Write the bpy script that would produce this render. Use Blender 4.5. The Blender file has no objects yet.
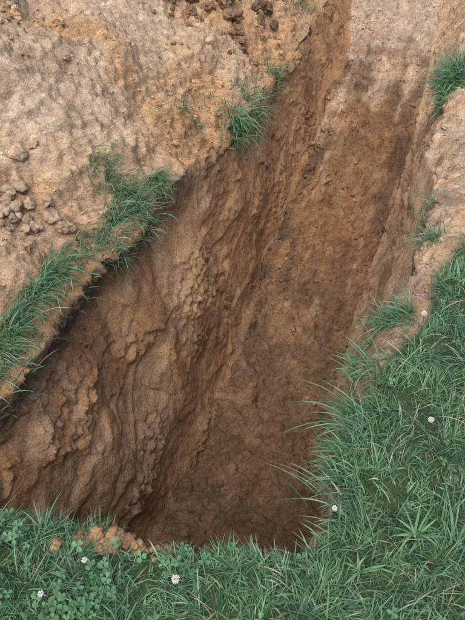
import bpy, math, numpy as np
from mathutils import Vector
rng=np.random.default_rng(11)
# ---------------------------------------------------------------- noise
PERM=rng.permutation(256); PERM=np.concatenate([PERM,PERM,PERM])
GR=rng.normal(size=(256,3)); GR/=np.linalg.norm(GR,axis=1)[:,None]
RO=rng.random((256,3))
def _h(i,j,k): return PERM[PERM[PERM[i&255]+(j&255)]+(k&255)]
def perlin(p):
    p=np.asarray(p,float); i=np.floor(p).astype(np.int64); f=p-i
    u=f*f*f*(f*(f*6-15)+10); r=0
    for a in (0,1):
        for b in (0,1):
            for c in (0,1):
                g=GR[_h(i[:,0]+a,i[:,1]+b,i[:,2]+c)]
                d=(g*(f-np.array([a,b,c]))).sum(1)
                w=(u[:,0] if a else 1-u[:,0])*(u[:,1] if b else 1-u[:,1])*(u[:,2] if c else 1-u[:,2])
                r=r+w*d
    return r*1.6
def fbm(p,o=4,g=.5):
    r=0;a=1
    for k in range(o):
        r=r+a*perlin(p*(2.03**k)+17.3*k); a*=g
    return r
def ridged(p,o=3,g=.55):
    r=0;a=1
    for k in range(o):
        r=r+a*(1-2.2*np.abs(perlin(p*(2.03**k)+11.3*k))); a*=g
    return r
def worley(p,two=False):
    i=np.floor(p).astype(np.int64); f=p-i
    d1=np.full(len(p),9.); d2=np.full(len(p),9.); idc=np.zeros(len(p),int)
    for a in (-1,0,1):
        for b in (-1,0,1):
            for c in (-1,0,1):
                h=_h(i[:,0]+a,i[:,1]+b,i[:,2]+c)
                d=np.sqrt(((RO[h]+np.array([a,b,c])-f)**2).sum(1))
                m=d<d1
                d2=np.where(m,d1,np.minimum(d2,d)); idc=np.where(m,h,idc); d1=np.where(m,d,d1)
    return d1,d2,idc
def ss(x,a,b):
    t=np.clip((x-a)/(b-a),0,1); return t*t*(3-2*t)
# ---------------------------------------------------------------- plan of the trench (metres)
I=np.interp
def LR(y): return I(y,[-1,.5,1,1.57,1.9,2.63,3.77,5,6.7,9],[-1.25,-1.1,-.98,-.85,-.74,-.47,.04,.44,.90,1.6])+.03*np.sin(y*5.1)+.015*np.sin(y*13)
def RR(y): return I(y,[.5,.9,.98,1.43,2.0,2.49,4.08,5.0,6.7,9],[.12,.24,.27,.47,.74,.94,1.42,1.8,2.4,3.2])+.02*np.sin(y*6.3+1)+.012*np.sin(y*15)
def LF(y): return I(y,[.5,.9,1.89,2.6,3.24,3.94,4.66,5.87,7.5,9],[-.9,-.78,-.4,-.11,.06,.29,.57,1.02,1.4,1.9])+.03*np.sin(y*4.1+1)+.015*np.sin(y*11)
def RF(y): return I(y,[.5,.9,2,2.77,3.46,4.36,5.19,7.5,9],[0.0,.15,.50,.68,.88,1.28,1.60,2.3,2.9])
def DD(y): return I(y,[1,2.4,3.24,3.94,4.66,5.87,7.5,9],[1.68,1.63,1.45,1.23,.89,.5,.2,0.])
def geo(a,b,n,d0):
    t=np.linspace(0,1,n+1)[1:]; k=np.log((b-a)/d0)
    return a+(b-a)*(np.exp(k*t)-1)/(np.exp(k)-1)
ys=np.concatenate([-geo(.4,300,40,.5)[::-1],np.arange(-.4,.4,.03),np.arange(.4,.78,.013),np.arange(.78,1.12,.006),
    np.arange(1.12,5,.0098),np.arange(5,9,.02),geo(9,400,50,.3)])
eL=np.concatenate([np.arange(0,2.6,.0105),geo(2.6,300,50,.2)])
eR=np.concatenate([np.arange(0,1.3,.0125),np.arange(1.3,2.6,.03),geo(2.6,300,50,.2)])
nW1,nF,nW2=160,95,90
NY=len(ys)
def lerp(a,b,n): t=(np.arange(n)/n)[None,:]; return a[:,None]*(1-t)+b[:,None]*t
yl,yr,fl,fr=LR(ys),RR(ys),LF(ys),RF(ys)
X=np.concatenate([yl[:,None]-eL[::-1][None,:],lerp(yl,fl,nW1)[:,1:],lerp(fl,fr,nF),lerp(fr,yr,nW2),yr[:,None]+eR[None,:]],axis=1)
NX=X.shape[1]; Y=np.repeat(ys[:,None],NX,1)
x=X.ravel(); y=Y.ravel(); N=len(x)
vLR,vRR,vLF,vRF,vD=LR(y),RR(y),LF(y),RF(y),DD(y)
e=vLR-x; er=x-vRR
tl=np.clip((x-vLR)/(vLF-vLR),0,1); tr=np.clip((vRR-x)/(vRR-vRF),0,1)
def prof(t,r): return np.where(t<.8,t/.8*.90,.90+.10*np.sin((t-.8)/.2*np.pi/2))*(1-r*np.exp(-t/.07))
q=np.stack([x,y,np.zeros(N)],1)
n_lo=perlin(q*1.1+5); n_md=perlin(q*3.1+9)
yn=.85-.15*x+.03*perlin(q*5+2)+.012*perlin(q*14)
wn=ss(y,yn,yn+.09)
rl=I(y,[1,2.4,2.9,5],[.1,.3,.8,.9]); rr_=I(y,[1,1.6,2.4],[.1,.4,.8])
depth=vD*np.minimum(prof(tl,rl),prof(tr,rr_))*wn
z=-depth
inside=(tl>0)&(tr>0)
z+=inside*wn*(.10*np.exp(-((x-vLF)/.18)**2)+.05*np.exp(-((x-vRF)/.10)**2))*(.6+n_md)*ss(tl,.6,1)*ss(tr,.3,1)
e0=I(y,[1.2,2.4,2.8],[.15,.10,.0]); ep=np.maximum(0,e-e0+.04*n_md*ss(-y,-2.8,-2.4))
mound=1.05*(1-np.exp(-ep/1.15))*ss(y,.85,1.9)*(1-ss(y,7.5,11))*(1-ss(e,2.8,5.5))
mound*=1+.28*n_lo
moundm=np.maximum.reduce([ss(ep,0,.06),1.*((e>-1e-6)&(y>2.8)),.8*((e>-1e-6)&(e<e0+.06))])*ss(y,1.0,1.15)*(1-ss(y,9,11))*(1-ss(e,4.6,5.4))
z+=mound
sw=I(y,[1.3,1.6,1.9,2.3,2.5,3,3.8,4.2,4.7,5.3],[-.05,.0,.06,.08,.22,.5,.42,.12,.2,2.6])+.05*n_md
rsoil=(1-ss(er,sw,sw+.05))*ss(y,1.4,1.6)*(er>-1e-6)*(1-ss(y,10,12))
z+=rsoil*.02*np.exp(-((er-.15)/.12)**2)*ss(y,1.6,2.2)
z-=rsoil*.06*np.exp(-np.maximum(er,0)/.06)*ss(y,1.6,2.4)*(1-inside)
z-=inside*.06*ss(y,1.6,2.4)*np.exp(-tr*np.maximum(vRR-vRF,.01)/.05)
farsoil=ss(y,7.6,8.4)*(1-ss(y,10,12))*inside
wl=inside*np.clip(np.minimum(ss(tl,0,.012),1-ss(tl,.88,1)),0,1)*wn
wr=inside*np.clip(np.minimum(ss(tr,0,.02),1-ss(tr,.85,1)),0,1)*wn
floor=inside*ss(tl,.86,1)*ss(tr,.85,1)*wn
wall=np.maximum(wl,wr)
soil=np.clip(np.maximum.reduce([moundm,rsoil,inside*wn,farsoil]),0,1)
P=np.stack([x,y,z],1)
def normals(P):
    G=P.reshape(NY,NX,3)
    du=np.gradient(G,axis=1); dv=np.gradient(G,axis=0)
    n=np.cross(du,dv); n/=np.linalg.norm(n,axis=2)[...,None]+1e-12
    return n.reshape(-1,3)
Nn=normals(P)
near=(y>-.3)&(y<11)&(x>-4.5)&(x<5)
ix=np.where(near)[0]; p=P[ix]
def put(a): r=np.zeros(N); r[ix]=a; return r
warp=fbm(p*1.3+3,1)
slant=.38*ss(perlin(p*1.0+21),-.5,.4)
ga=p[:,1]*1.0-(.08+slant)*p[:,2]+.03*warp
gr=perlin(np.stack([ga*7,p[:,2]*1.8,p[:,0]*.4],1))
gr2=perlin(np.stack([ga*24,p[:,2]*1.6,p[:,0]*1+4],1))
gr3=ridged(np.stack([ga*62,p[:,2]*2.0,p[:,0]*2+4],1),2)
gr4=perlin(np.stack([(p[:,1]+.75*p[:,2])*42,(p[:,2])*2,p[:,0]*2+9],1))
sel=ss(perlin(p*2.4+50),-.15,.25); sel2=ss(perlin(p*2.1+33),-.1,.3)
big=fbm(p*1.5+1,2)
f1,f2,idc=worley(p*np.array([3.6,3.6,4.2])+.45*fbm(p*5,2)[:,None])
facet=(RO[idc,0]-.5)
c1,c2,id1=worley(p*13+.45*fbm(p*17,2)[:,None]); c3,c4,id3=worley(p*32+.4*fbm(p*40,1)[:,None])
clod1=np.minimum(np.clip(.66-c1,0,1),.34)*(.4+1.2*RO[id1,1]); clod2=np.minimum(np.clip(.62-c3,0,1),.4)*(.3+1.4*RO[id3,1])
patch=ss(fbm(p*2.8+40,2),-.35,.25)
fine=fbm(p*22,3); md=ridged(p*6+8,3); rg=ridged(p*14+3,3)
wi,fi,mi,ri,si=wall[ix],floor[ix],moundm[ix],rsoil[ix],soil[ix]
wri=(wr>0)[ix]
smooth=ss(fbm(p*2.1+60,2),-.34,-.04)     # cleanly cut faces versus crumbled faces
dsp=wi*(.060*big+.006*gr+.0035*gr2*sel+(.0030*gr3*sel+.0035*gr4*sel2*(1-sel))*smooth+.034*facet*ss(f2-f1,.0,.14)*np.where(wri,.5,1)+(1-smooth)*(.010*md+.030*clod1+.022*clod2+.010*fine)+.006*fine+.005*clod2+.006*fbm(p*9+2,2))
dsp+=fi*(.02*md+.035*fbm(p*3+5,2)+.07*clod1*patch+.034*clod2+.008*fine+.008*rg)
dsp+=mi*(.09*fbm(p*2.2+9,2)+.016*md+.055*clod1*patch+.032*clod2+.008*fine+.010*rg)
dsp+=ri*(.012*md+.04*clod1*patch+.028*clod2+.008*fine+.008*rg)
dsp+=(1-si)*(.01*md)
lip=np.exp(-((p[:,2]+.05)/.07)**2)*wi
dsp+=lip*(.035+.014*md)*I(p[:,1],[2.4,3],[1,.3])
under=np.exp(-((p[:,2]+.24)/.12)**2)*wi*(~wri)*I(p[:,1],[1,2.4,3],[1,1,0])
dsp-=under*.045
P[ix]+=Nn[ix]*dsp[:,None]
Nn=normals(P)
# ---------------------------------------------------------------- colours (albedo, with shade painted low on the pit walls)
def C(*a): return np.array(a)
pale=C(.60,.46,.325); clay=C(.53,.325,.17); red=C(.43,.225,.105); brown=C(.28,.18,.108); top=C(.105,.072,.05); grey=C(.52,.44,.35); turf=C(.055,.09,.04)
col=np.tile(turf,(N,1))
def mix(a,b,m): return a*(1-m[:,None])+b*m[:,None]
def T(c): return np.tile(c,(N,1))
v1=put(fbm(p*1.6+70,3)); v2=put(fbm(p*4.5+80,3)); v3=put(fbm(np.stack([ga*4,p[:,2]*1.5,p[:,0]],1)+7,3)); v4=put(fbm(np.stack([ga*15,p[:,2]*1.8,p[:,0]],1)+9,3)*(.4+.6*sel)); v5=put(fbm(np.stack([(p[:,0]-.37*p[:,1])*9,p[:,1]*1.2,p[:,2]],1)+19,3))
mc=mix(T(pale),T(clay),ss(v1+.5*v2,-.15,.6)*.8)
mc=mix(mc,T(grey),ss(-v1+.4*v2,.1,.6)*.5)
mc=mix(mc,T(brown),ss(v2-v1*.4,.45,.9)*.45)
mc=mix(mc,T(clay*.95),(1-ss(e,0,.6))*.5)
mc=mix(mc,T(top*1.6),(1-ss(e,0,.16))*ss(v2,-.3,.3)*.5*ss(-y,-3.4,-2.6))
wc=mix(T(clay),T(red),ss(v3,-.2,.4)*.7)
wc=mix(wc,T(brown),ss(v2*.5+.7*v3,-.1,.5)*.65)
wc=mix(wc,T(pale*.95),ss(v1-v3*.5,.1,.6)*.45)
wc=mix(wc,T(pale*1.0),ss(v4,.15,.5)*.45)
wc=mix(wc,T(brown*.65),ss(-v4,.25,.6)*.5)
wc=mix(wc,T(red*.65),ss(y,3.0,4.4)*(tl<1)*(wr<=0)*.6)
wc=mix(wc,T(pale),(wr>0)*.4)
tz=P[:,2]+.08*v2
tops=ss(tz,-.34,-.10)*ss(-v1+.7,.1,.7)*I(y,[1,2.4,3.2,6],[1,1,.5,.15])*np.where(wr>0,.75,1)
wc=mix(wc,T(top*1.2),np.clip(tops,0,1)*.82)
# pit shade painted into the wall colour, darker towards the bottom
pitshade=brown*.55
wc=mix(wc,T(pitshade),ss(-P[:,2]+.25*v2,.35,1.35)*.72*I(y,[1,2.6,3.6,4.6],[1,.8,.45,.1]))
fc=mix(T(brown*.65),T(clay*.85),ss(v2,-.2,.6)*.5*I(y,[2.3,3.7],[.3,1]))
fc=mix(fc,T(red*.95),ss(v1+.4*v5,-.1,.5)*.6*ss(y,3,4.2))
fc=mix(fc,T(brown*.65),ss(-v5,.1,.6)*.6)
fc=mix(fc,T(pale*.9),ss(v5-.3*v1,.25,.6)*.5*ss(y,2.8,4.2))
fc=mix(fc,T(red*.55),np.exp(-((x-.98-.3*(y-4.6))/.25)**2-((y-4.5)/.9)**2)*.65)
fc=mix(fc,T((pale+grey)*.5),ss(y+.5*v2+.5*v5,5.2,6.8)*.8)
rc=mix(T(pale),T(grey),ss(v1,-.3,.4)*.4)
rc=mix(rc,T(clay),ss(v2,-.1,.5)*.6)
rc=mix(rc,T(brown),ss(v1-v2,.1,.6)*.5)
rc=mix(rc,T(brown*.8),(1-ss(y,1.7,2.5))*.5)
rim=inside*(depth<.06)
base=np.where((x<(vLF+vRF)/2)[:,None],clay*.8,rc)
col=mix(col,base,rim*(wn>.5)*np.where(x>(vLF+vRF)/2,ss(y,1.4,1.6),ss(y,1.0,1.2)))
col=mix(col,rc,np.clip(np.maximum(rsoil,farsoil),0,1))
col=mix(col,mc,moundm)
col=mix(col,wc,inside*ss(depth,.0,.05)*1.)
col=mix(col,fc,floor)
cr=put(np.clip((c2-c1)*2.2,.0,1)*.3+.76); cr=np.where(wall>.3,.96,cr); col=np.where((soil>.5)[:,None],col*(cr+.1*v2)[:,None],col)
far=ss(np.hypot(x,y),5,9)*(1-soil)
col=mix(col,T(C(.06,.13,.06)),far)
col=np.clip(col,.01,1)
# ---------------------------------------------------------------- materials
def mat_soil():
    m=bpy.data.materials.new('soil'); m.use_nodes=True; nt=m.node_tree; n=nt.nodes; l=nt.links
    b=n['Principled BSDF']; b.inputs['Roughness'].default_value=.8; b.inputs['Specular IOR Level'].default_value=.3
    at=n.new('ShaderNodeAttribute'); at.attribute_name='col'
    tc=n.new('ShaderNodeTexCoord')
    def noise(s,d,r=.6):
        t=n.new('ShaderNodeTexNoise'); t.inputs['Scale'].default_value=s; t.inputs['Detail'].default_value=d; t.inputs['Roughness'].default_value=r
        l.new(tc.outputs['Object'],t.inputs['Vector']); return t
    a=noise(9,4,.7); g=noise(110,4,.75)
    def ramp(src,p0,c0,p1,c1):
        r=n.new('ShaderNodeValToRGB'); r.color_ramp.elements[0].position=p0; r.color_ramp.elements[0].color=c0+(1,)
        r.color_ramp.elements[1].position=p1; r.color_ramp.elements[1].color=c1+(1,); l.new(src,r.inputs[0]); return r
    r1=ramp(a.outputs['Fac'],.32,(.76,.72,.68),.68,(1.22,1.2,1.16)); r2=ramp(g.outputs['Fac'],.3,(.58,.54,.50),.7,(1.45,1.45,1.45))
    def mul(c1,c2):
        mx=n.new('ShaderNodeMix'); mx.data_type='RGBA'; mx.blend_type='MULTIPLY'; mx.inputs[0].default_value=1
        l.new(c1,mx.inputs[6]); l.new(c2,mx.inputs[7]); return mx.outputs[2]
    c=mul(mul(at.outputs['Color'],r1.outputs[0]),r2.outputs[0])
    vo=n.new('ShaderNodeTexVoronoi'); vo.inputs['Scale'].default_value=42; l.new(tc.outputs['Object'],vo.inputs['Vector'])
    sp=ramp(vo.outputs['Distance'],.10,(1,1,1),.18,(0,0,0))
    ms=n.new('ShaderNodeMath'); ms.operation='MULTIPLY'
    gate=ramp(a.outputs['Fac'],.52,(0,0,0),.6,(.5,.5,.5)); l.new(sp.outputs[0],ms.inputs[0]); l.new(gate.outputs[0],ms.inputs[1])
    mx=n.new('ShaderNodeMix'); mx.data_type='RGBA'; l.new(ms.outputs[0],mx.inputs[0]); l.new(c,mx.inputs[6]); mx.inputs[7].default_value=(.5,.40,.30,1)
    l.new(mx.outputs[2],b.inputs['Base Color'])
    v2_=n.new('ShaderNodeTexVoronoi'); v2_.inputs['Scale'].default_value=75; l.new(tc.outputs['Object'],v2_.inputs['Vector'])
    m2=n.new('ShaderNodeMath'); m2.operation='MULTIPLY_ADD'; m2.inputs[1].default_value=-.45; l.new(v2_.outputs['Distance'],m2.inputs[0]); l.new(g.outputs['Fac'],m2.inputs[2])
    bu=n.new('ShaderNodeBump'); bu.inputs['Strength'].default_value=1; bu.inputs['Distance'].default_value=.009
    l.new(m2.outputs[0],bu.inputs['Height']); l.new(bu.outputs[0],b.inputs['Normal'])
    return m
def mat_leaf(name,rough=.5,trans=.25):
    m=bpy.data.materials.new(name); m.use_nodes=True; nt=m.node_tree; n=nt.nodes; l=nt.links
    b=n['Principled BSDF']; b.inputs['Roughness'].default_value=rough; b.inputs['Specular IOR Level'].default_value=.45
    at=n.new('ShaderNodeAttribute'); at.attribute_name='col'; l.new(at.outputs['Color'],b.inputs['Base Color'])
    t=n.new('ShaderNodeBsdfTranslucent'); l.new(at.outputs['Color'],t.inputs['Color'])
    mx=n.new('ShaderNodeMixShader'); mx.inputs[0].default_value=trans
    l.new(b.outputs[0],mx.inputs[1]); l.new(t.outputs[0],mx.inputs[2]); l.new(mx.outputs[0],n['Material Output'].inputs['Surface'])
    return m
SOIL=mat_soil(); LEAF=mat_leaf('grass_blade',.42,.22); PETAL=mat_leaf('clover_leaf_and_petal',.6,.2)
# ---------------------------------------------------------------- mesh helper
def make(name,V,F,cols,mat,nrm=None,smooth=True):
    me=bpy.data.meshes.new(name); k=F.shape[1]
    me.vertices.add(len(V)); me.vertices.foreach_set('co',V.astype(np.float32).ravel())
    me.loops.add(F.size); me.loops.foreach_set('vertex_index',F.astype(np.int32).ravel())
    me.polygons.add(len(F)); me.polygons.foreach_set('loop_start',np.arange(0,F.size,k,dtype=np.int32))
    me.update(calc_edges=True)
    me.polygons.foreach_set('use_smooth',np.full(len(F),smooth))
    a=me.attributes.new('col','FLOAT_COLOR','POINT'); a.data.foreach_set('color',np.concatenate([cols,np.ones((len(cols),1))],1).astype(np.float32).ravel())
    me.materials.append(mat)
    if nrm is not None: me.normals_split_custom_set_from_vertices(nrm.astype(np.float32))
    ob=bpy.data.objects.new(name,me); bpy.context.scene.collection.objects.link(ob); return ob
jj,ii=np.meshgrid(np.arange(NY-1),np.arange(NX-1),indexing='ij')
a0=(jj*NX+ii).ravel(); F=np.stack([a0,a0+1,a0+NX+1,a0+NX],1)
fy=y[a0]; fe=e[a0]; fins=(ii.ravel()>=len(eL)-1)&(ii.ravel()<len(eL)-1+nW1+nF+nW2)
tren=fins&(fy>.74)&(fy<8.9); mnd=(ii.ravel()<len(eL)-1)&(fe<5.5)&(fy>.9)&(fy<11)
for nm,msk in (('dirt_trench',tren),('dirt_mound',mnd),('ground',~tren&~mnd)):
    f=F[msk]; u,inv=np.unique(f,return_inverse=True); inv=inv.reshape(f.shape)
    make(nm,P[u],inv,col[u],SOIL,Nn[u])
# ---------------------------------------------------------------- surface sampling
A=np.linalg.norm(np.cross(P[F[:,1]]-P[F[:,0]],P[F[:,3]]-P[F[:,0]]),axis=1)
cen=P[F].mean(1)
cx,cy,cz=cen[:,0],cen[:,1],cen[:,2]
def sample(n,w,seed):
    r=np.random.default_rng(seed); W=A*w; W=W/W.sum(); c=r.choice(len(F),n,p=W)
    s=r.random((n,1));t=r.random((n,1)); f=F[c]
    pt=(P[f[:,0]]*(1-s)*(1-t)+P[f[:,1]]*s*(1-t)+P[f[:,2]]*s*t+P[f[:,3]]*(1-s)*t)
    return pt,Nn[f[:,0]],f[:,0]
# ---------------------------------------------------------------- clods
def ico(sub):
    import bmesh
    bm=bmesh.new(); bmesh.ops.create_icosphere(bm,subdivisions=sub,radius=1)
    V=np.array([v.co[:] for v in bm.verts]); Fa=np.array([[v.index for v in f.verts] for f in bm.faces]); bm.free(); return V,Fa
def rocks(pts,nr,sizes,cols,sub,seed,sink=.25):
    r=np.random.default_rng(seed); V0,F0=ico(sub); var=[]
    for k in range(12):
        d,d2,idd=worley(V0*1.0+k*7.7)
        s=.78+.35*fbm(V0*1.3+k*3.1,3)+.5*(RO[idd,1]-.5)*ss(d2-d,0,.25)
        if sub>=3: s=s+.10*ridged(V0*3+k,2)*.5
        var.append(V0*s[:,None]*np.array([1,.75+.3*r.random(),.6+.3*r.random()]))
    VV=[];FF=[];CC=[];o=0
    for i in range(len(pts)):
        b=var[r.integers(12)]; th=r.random()*6.28; ph=r.normal()*.5
        R=np.array([[math.cos(th),-math.sin(th),0],[math.sin(th),math.cos(th),0],[0,0,1]])@np.array([[1,0,0],[0,math.cos(ph),-math.sin(ph)],[0,math.sin(ph),math.cos(ph)]])
        VV.append(b@R.T*sizes[i]+pts[i]+nr[i]*sizes[i]*(.5-sink)); FF.append(F0+o); o+=len(b)
        CC.append(np.repeat(cols[i][None,:],len(b),0))
    return np.concatenate(VV),np.concatenate(FF),np.concatenate(CC)
fw=soil[F[:,0]]*((cy>.9)&(cy<8.5)&(cx>-3)&(cx<3.2))
fm=moundm[F[:,0]]; ff=floor[F[:,0]]; frr=rsoil[F[:,0]]; fwl=wall[F[:,0]]
pc=ss(v2[F[:,0]]+v1[F[:,0]],-.1,.5)+.15
footl=np.exp(-((tl[F[:,0]]-.97)/.06)**2)*(tl[F[:,0]]<1)+np.exp(-((cx-vLF[F[:,0]])/.1)**2)
w1=fw*(fm*pc+1.6*ff*(pc+.1)+.8*frr+1.4*np.clip(footl,0,1)*(tl[F[:,0]]>.85))*(1-fwl*.8)*(Nn[F[:,0],2]>.4)
parts=[]
def addrocks(n,w,lo,hi,sub,seed,pw=2.5):
    pt,nr,id0=sample(n,w,seed); r=np.random.default_rng(seed+1)
    s=lo+(hi-lo)*r.random(n)**pw; c=col[id0]*(.9+.45*r.random((n,1)))
    parts.append(rocks(pt,nr,s,c,sub,seed+2))
addrocks(17000,w1,.003,.012,2,100)
addrocks(1200,w1,.010,.03,3,200)
addrocks(60,w1*fm*(cy>3),.025,.055,4,300,1.5)
def cluster(cx_,cy_,sx,sy,n,lo,hi,seed,tint,zmin=-.25,up=0):
    w=np.exp(-((cx-cx_)/sx)**2-((cy-cy_)/sy)**2)*(Nn[F[:,0],2]>.2)*(cz>zmin)
    pt,nr,id0=sample(n,w,seed); r=np.random.default_rng(seed); s=lo+(hi-lo)*r.random(n)**1.6
    pt[:,2]+=up*r.random(n)
    c=tint*(.75+.5*r.random((n,1))); parts.append(rocks(pt,nr,s,c,4 if hi>.05 else 3,seed+2,.1))
cluster(-.24,.883,.12,.022,44,.008,.032,400,(clay*1.2+brown)*.42,-.03,.015)
cluster(-.95,2.25,.14,.2,46,.012,.045,410,pale*.8)
cluster(-.3,4.6,.35,.2,50,.02,.075,420,brown*.9)
cluster(-.05,5.2,.35,.3,40,.03,.095,430,brown*.6)
cluster(-1.0,3.6,.5,.4,40,.015,.045,440,pale*.8)
def join(parts):
    o=0;VV=[];FF=[];CC=[]
    for a_,b_,c_ in parts: VV.append(a_);FF.append(b_+o);CC.append(c_);o+=len(a_)
    return np.concatenate(VV),np.concatenate(FF),np.clip(np.concatenate(CC),0,1)
V_,F_,C_=join(parts); make('soil_clods',V_,F_,C_,SOIL)
# ---------------------------------------------------------------- grass
def blades(pt,L,W,head,lean,curl,cols,seg=5):
    n=len(pt); t=np.linspace(0,1,seg+1)
    ang=lean[:,None]+curl[:,None]*t[None,:]
    dl=L[:,None]/seg
    hx=np.cumsum(np.sin(ang)*dl,1)-np.sin(ang[:,:1])*dl; hz=np.cumsum(np.cos(ang)*dl,1)-np.cos(ang[:,:1])*dl
    cx_,sx=np.cos(head)[:,None],np.sin(head)[:,None]
    C0=np.stack([pt[:,0:1]+hx*cx_,pt[:,1:2]+hx*sx,pt[:,2:3]+hz-.004],2)
    r=np.random.default_rng(n); tw=r.normal(0,.5,n)[:,None]+r.normal(0,.6,n)[:,None]*t[None,:]
    side=np.stack([-sx*np.cos(tw),cx_*np.cos(tw),np.sin(tw)],2)
    wd=W[:,None]*np.array([.75,1,.95,.8,.5,.06] if seg==5 else np.linspace(1,.05,seg+1))[None,:]*.5
    V=np.stack([C0-side*wd[...,None],C0+side*wd[...,None]],2).reshape(n,-1,3)
    fs=np.array([[2*k,2*k+1,2*k+3,2*k+2] for k in range(seg)])
    Fa=(fs[None]+(np.arange(n)*2*(seg+1))[:,None,None]).reshape(-1,4)
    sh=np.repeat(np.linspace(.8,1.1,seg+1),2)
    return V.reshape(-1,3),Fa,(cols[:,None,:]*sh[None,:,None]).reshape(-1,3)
gparts=[]
g1=C(.09,.215,.115); g2=C(.205,.345,.175); g3=C(.052,.14,.08); straw=C(.42,.39,.26)
def gcols(n,r,pstraw=.045):
    a=r.random((n,1)); b=r.random((n,1)); c=g1*(1-a)+g2*a; c=np.where(b<.35,c*.4+g3*.6,c)
    c=np.where(r.random((n,1))<pstraw,straw,c); return c*(.65+.75*r.random((n,1)))
def lawn(n,w,lo,hi,wlo,whi,seed,hs=1):
    pt,nr,id0=sample(n,w,seed); r=np.random.default_rng(seed+5)
    q=np.stack([pt[:,0],pt[:,1],pt[:,2]*0],1)
    fld=perlin(q*4+31)*6+perlin(q*13+3)*4; head=fld+r.normal(0,.9,n)
    hgt=.85+.7*perlin(q*7+90)
    L=(lo+(hi-lo)*r.random(n)**1.5)*np.clip(hgt,.55,1.6)*I(pt[:,1]-.3*pt[:,0],[.6,.9,1.2],[.85,.66,.95]); W=wlo+(whi-wlo)*r.random(n)**1.3
    lean=np.abs(r.normal(.35,.45,n)); curl=r.uniform(.2,2.3,n)
    gparts.append(blades(pt,L,W,head,lean,curl,gcols(n,r)*(1+.4*perlin(q*9+7))[:,None]))
gm=(1-soil[F[:,0]]); gm=gm*(gm>.5)
leftlip=(e[F[:,0]]>-.03)&(e[F[:,0]]<e0[F[:,0]]+.02)&(cy>1.0)
gm=np.where(leftlip,0,gm)
heapgap=1-np.exp(-((cx+.25)/.12)**2-((cy-.885)/.04)**2)
hi_=(cy>.35)&(cy<2.6)&(cx>-1.35)&(cx<1.75)
clump=.45+ss(perlin(np.stack([cx*11,cy*11,cx*0+6],1)),-.3,.3)
lawn(66000,gm*hi_*heapgap*clump*np.where(cy<1,1.5,1),.05,.16,.0018,.0048,500)
lo_=(cy>-.5)&(cy<6)&(cx>-2.5)&(cx<3.5)&~hi_
lawn(20000,gm*lo_,.05,.12,.005,.010,510)
fr1=(np.abs(er[F[:,0]])<.05)&(cy>.85)&(cy<1.9)
fr2=(np.abs(cy-yn[F[:,0]]+.01)<.03)&(cx>-1)&(cx<.3)
def fringe(n,w,headf,lo,hi,seed,lean0=.6,ps=.04):
    pt,nr,id0=sample(n,w,seed); r=np.random.default_rng(seed+5)
    L=lo+(hi-lo)*r.random(n)**1.5; gparts.append(blades(pt,L,.002+.0028*r.random(n),headf+r.normal(0,.9,n),np.abs(r.normal(lean0,.45,n)),r.uniform(.4,2.2,n),gcols(n,r,ps)))
fringe(1900,fr1*(P[F[:,0],2]>-.10)*ss(v2[F[:,0]],-.5,.3),math.pi*.95,.04,.16,520)
fringe(700,fr2*(P[F[:,0],2]>-.05)*ss(v2[F[:,0]],-.3,.3)*heapgap,math.pi*.5,.03,.08,530,.6)
st=np.exp(-((e[F[:,0]]-.08)/.045)**2)*((cy>1.15)&(cy<2.85))*(.12+ss(perlin(np.stack([cx*8,cy*8,cx*0+2],1)),-.2,.25))*I(cy,[1.1,2.1,2.4,2.85],[1,1,.9,.5])
fringe(5000,st,-.3,.03,.15,540,.5,.05)
def tuft(cx_,cy_,s,n,lo,hi,head,seed,sp=1.0,wd=1.0):
    w=np.exp(-((cx-cx_)/s)**2-((cy-cy_)/s)**2)*((np.abs(cx-cx_)<3*s)&(np.abs(cy-cy_)<3*s))*(cz>-.13)
    pt,nr,id0=sample(n,w,seed); r=np.random.default_rng(seed)
    L=lo+(hi-lo)*r.random(n); gparts.append(blades(pt,L,(.002+.003*r.random(n))*wd,head+r.normal(0,sp,n),np.abs(r.normal(.6,.35,n)),r.uniform(.4,2.2,n),gcols(n,r,.05)))
tuft(.04,3.68,.10,340,.06,.28,-.9,600,.9); tuft(.11,3.95,.09,200,.06,.22,-.6,601,.9)
tuft(-.27,3.5,.06,90,.05,.11,-.8,602); tuft(-.60,2.70,.07,200,.05,.15,-.4,603)
tuft(-.47,2.60,.07,240,.05,.17,-.3,604); tuft(-.56,2.38,.06,160,.05,.13,-.3,614); tuft(.30,4.6,.08,170,.06,.18,-.8,605)
tuft(1.58,4.4,.12,700,.07,.28,3.4,606,1.2,1.3); tuft(1.70,4.62,.12,600,.07,.28,3.2,607,1.2,1.3); tuft(1.42,4.15,.05,160,.05,.14,3.2,608)
tuft(-.1,5.3,.14,300,.08,.2,-1,609); tuft(.62,6.2,.12,200,.08,.2,-1,610); tuft(1.02,2.75,.03,60,.05,.15,3.0,611); tuft(.93,2.42,.04,110,.05,.15,3.0,612)
r=np.random.default_rng(77); n=24
pt=np.stack([.42+r.normal(0,.02,n),1.34+r.normal(0,.04,n),np.full(n,0.0)],1)
gparts.append(blades(pt,r.uniform(.14,.27,n),r.uniform(.003,.005,n),math.pi+r.normal(.0,.35,n),r.uniform(.3,1.0,n),r.uniform(.5,1.5,n),gcols(n,r,0)))
n=14; pt=np.stack([.29+r.normal(0,.03,n),1.03+r.normal(0,.03,n),np.full(n,0.0)],1)
gparts.append(blades(pt,r.uniform(.12,.2,n),r.uniform(.003,.005,n),math.pi*.85+r.normal(0,.4,n),r.uniform(.5,1.0,n),r.uniform(.5,1.3,n),gcols(n,r,.3)))
V_,F_,C_=join(gparts); make('grass',V_,F_,C_,LEAF)
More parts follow.
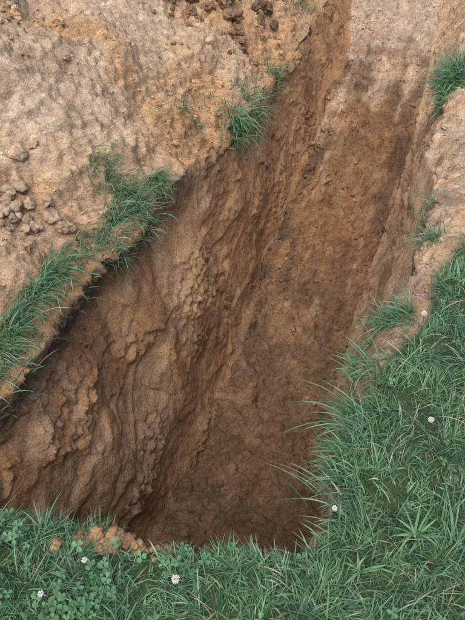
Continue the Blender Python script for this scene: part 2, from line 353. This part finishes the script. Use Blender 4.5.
def rosette(cx_,cy_,n,seed,L0=.09):
    r=np.random.default_rng(seed); pt=np.stack([np.full(n,cx_)+r.normal(0,.006,n),np.full(n,cy_)+r.normal(0,.006,n),np.full(n,.045)],1)
    V_,F_,C_=blades(pt,r.uniform(.6,1.25,n)*L0,r.uniform(.005,.0085,n),np.arange(n)*2.4+r.normal(0,.35,n),r.uniform(.4,1.2,n),r.uniform(.3,1.1,n),np.tile(C(.18,.36,.15),(n,1))*r.uniform(.8,1.2,(n,1)))
    make('crabgrass_plant',V_,F_,C_,LEAF)
rosette(.50,.90,18,1); rosette(.33,.80,9,2,.06)
# ---------------------------------------------------------------- white clover
cp=[]
def clover(n,w,seed):
    pt,nr,id0=sample(n,w,seed); r=np.random.default_rng(seed)
    for i in range(n):
        h=r.uniform(.03,.07); s=r.uniform(.005,.009); th=r.random()*6.28; off=r.normal(0,.01,2); c=C(.10,.23,.11)*r.uniform(.7,1.4)
        top_=pt[i]+np.array([off[0],off[1],h]); tilt=r.normal(0,.35,2)
        vs=[pt[i]+[.0006,0,0],pt[i]-[.0006,0,0],top_-[.0006,0,0],top_+[.0006,0,0]]; fs=[[0,1,2,3]]
        for k in range(3):
            a=th+k*2.094; d=np.array([math.cos(a),math.sin(a)]); sd=np.array([-d[1],d[0]])
            prof_=[(0,0),(.7,.62),(1.35,.85),(1.85,.5),(1.7,0),(1.85,-.5),(1.35,-.85),(.7,-.62)]
            b=len(vs)
            for (u_,v_) in prof_:
                xy=d*u_*s+sd*v_*s; vs.append(top_+np.array([xy[0],xy[1],xy@tilt+abs(v_)*s*.35]))
            fs+= [[b,b+1,b+2,b+4],[b+2,b+3,b+4,b+4],[b,b+4,b+6,b+7],[b+4,b+5,b+6,b+6]]
        cp.append((np.array(vs),[f for f in fs],c))
nq=ss(perlin(np.stack([cx*5,cy*5,cx*0+3],1)),-.1,.25)+.05
clover(1200,gm*heapgap*nq*((cy>.4)&(cy<1.05)&(cx>-1.3)&(cx<.2))*(.1+ss(-cx,.0,.5)),700); clover(120,nq*gm*((cy>.4)&(cy<2.4)&(cx>.2)&(cx<1.6)),701)
vs=[];fs=[];cc=[];o=0
for v_,f_,c_ in cp:
    vs.append(v_); cc.append(np.tile(c_,(len(v_),1)))
    for f in f_:
        f=[k+o for k in f]; fs.append(f if f[2]!=f[3] else f[:3])
    o+=len(v_)
def flower(bx,by,h,rad,seed):
    global o
    r=np.random.default_rng(seed); t=np.array([bx+r.normal(0,.008),by+r.normal(0,.008),h])
    base=np.array([bx,by,0.]); st=[base+[.001,0,0],base-[.001,0,0],t-[.001,0,0],t+[.001,0,0],base+[0,.001,0],base-[0,.001,0],t-[0,.001,0],t+[0,.001,0]]
    vs.append(np.array(st)); cc.append(np.tile(C(.08,.16,.07),(8,1))); fs.append([o,o+1,o+2,o+3]); fs.append([o+4,o+5,o+6,o+7]); o+=8
    m=46
    for k in range(m):
        zc=1-2*(k+.5)/m*.88; a=k*2.39996; rr=math.sqrt(1-zc*zc); d=np.array([rr*math.cos(a),rr*math.sin(a),zc])
        d2=d+np.array([0,0,.5]); d2/=np.linalg.norm(d2)
        s1=np.cross(d2,[.3,.2,1]); s1/=np.linalg.norm(s1); s2=np.cross(d2,s1); w=rad*.22
        lf=r.uniform(.8,1.2); b0=t+d*rad*.35; mid=t+(d*rad*.7+d2*rad*.15)*lf; tip=t+(d*rad*.85+d2*rad*.3)*lf
        vs.append(np.array([b0,mid+s1*w,mid+s2*w,mid-s1*w,mid-s2*w,tip]))
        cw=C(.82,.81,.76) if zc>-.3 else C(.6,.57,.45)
        cc.append(np.tile(cw*r.uniform(.85,1.05),(6,1)))
        for q_ in range(4):
            fs.append([o,o+1+q_,o+1+(q_+1)%4]); fs.append([o+5,o+1+(q_+1)%4,o+1+q_])
        o+=6
FL=[(-.38,.82,.08),(-.60,.775,.12),(-.145,.76,.08),(-.3,.64,.09),(.62,1.25,.11),(.72,1.75,.11),(.27,.95,.09),(.9,1.6,.11),(-1.0,.8,.09),(-.46,.71,.10)]
for k,(a,b,h) in enumerate(FL): flower(a,b,h,.0072+.0013*(k%3),900+k)
me=bpy.data.meshes.new('white_clover'); Vc=np.concatenate(vs); me.from_pydata([tuple(v) for v in Vc],[],fs); me.update()
at=me.attributes.new('col','FLOAT_COLOR','POINT'); Cc=np.concatenate(cc); at.data.foreach_set('color',np.concatenate([Cc,np.ones((len(Cc),1))],1).astype(np.float32).ravel())
me.materials.append(PETAL); oc=bpy.data.objects.new('white_clover',me); bpy.context.scene.collection.objects.link(oc)
# ---------------------------------------------------------------- light
el=math.radians(60); az=math.radians(193)
w=bpy.data.worlds.new('World'); bpy.context.scene.world=w; w.use_nodes=True; n=w.node_tree.nodes
sk=n.new('ShaderNodeTexSky'); sk.sky_type='NISHITA'; sk.sun_disc=False; sk.sun_elevation=el; sk.sun_rotation=az; sk.dust_density=3.0; sk.air_density=1.0
bg=n['Background']; bg.inputs['Strength'].default_value=.15; w.node_tree.links.new(sk.outputs[0],bg.inputs['Color'])
sd=bpy.data.lights.new('sun','SUN'); sd.energy=3.2; sd.angle=math.radians(50); sd.color=(1,.95,.9)
so=bpy.data.objects.new('sun',sd); bpy.context.scene.collection.objects.link(so)
d=Vector((math.sin(az)*math.cos(el),math.cos(az)*math.cos(el),math.sin(el))); so.rotation_euler=d.to_track_quat('Z','Y').to_euler()
cd=bpy.data.cameras.new('camera'); cam=bpy.data.objects.new('camera',cd); bpy.context.scene.collection.objects.link(cam)
cam.location=(0,0,1.6); cam.rotation_euler=(math.radians(50),0,0); cd.sensor_fit='VERTICAL'; cd.sensor_height=24; cd.lens=24.07; cd.clip_start=.05; cd.clip_end=1500
bpy.context.scene.camera=cam
bpy.context.scene.view_settings.view_transform='Standard'; bpy.context.scene.view_settings.look='None'; bpy.context.scene.view_settings.exposure=0
print('verts',N,'grass',len(V_))
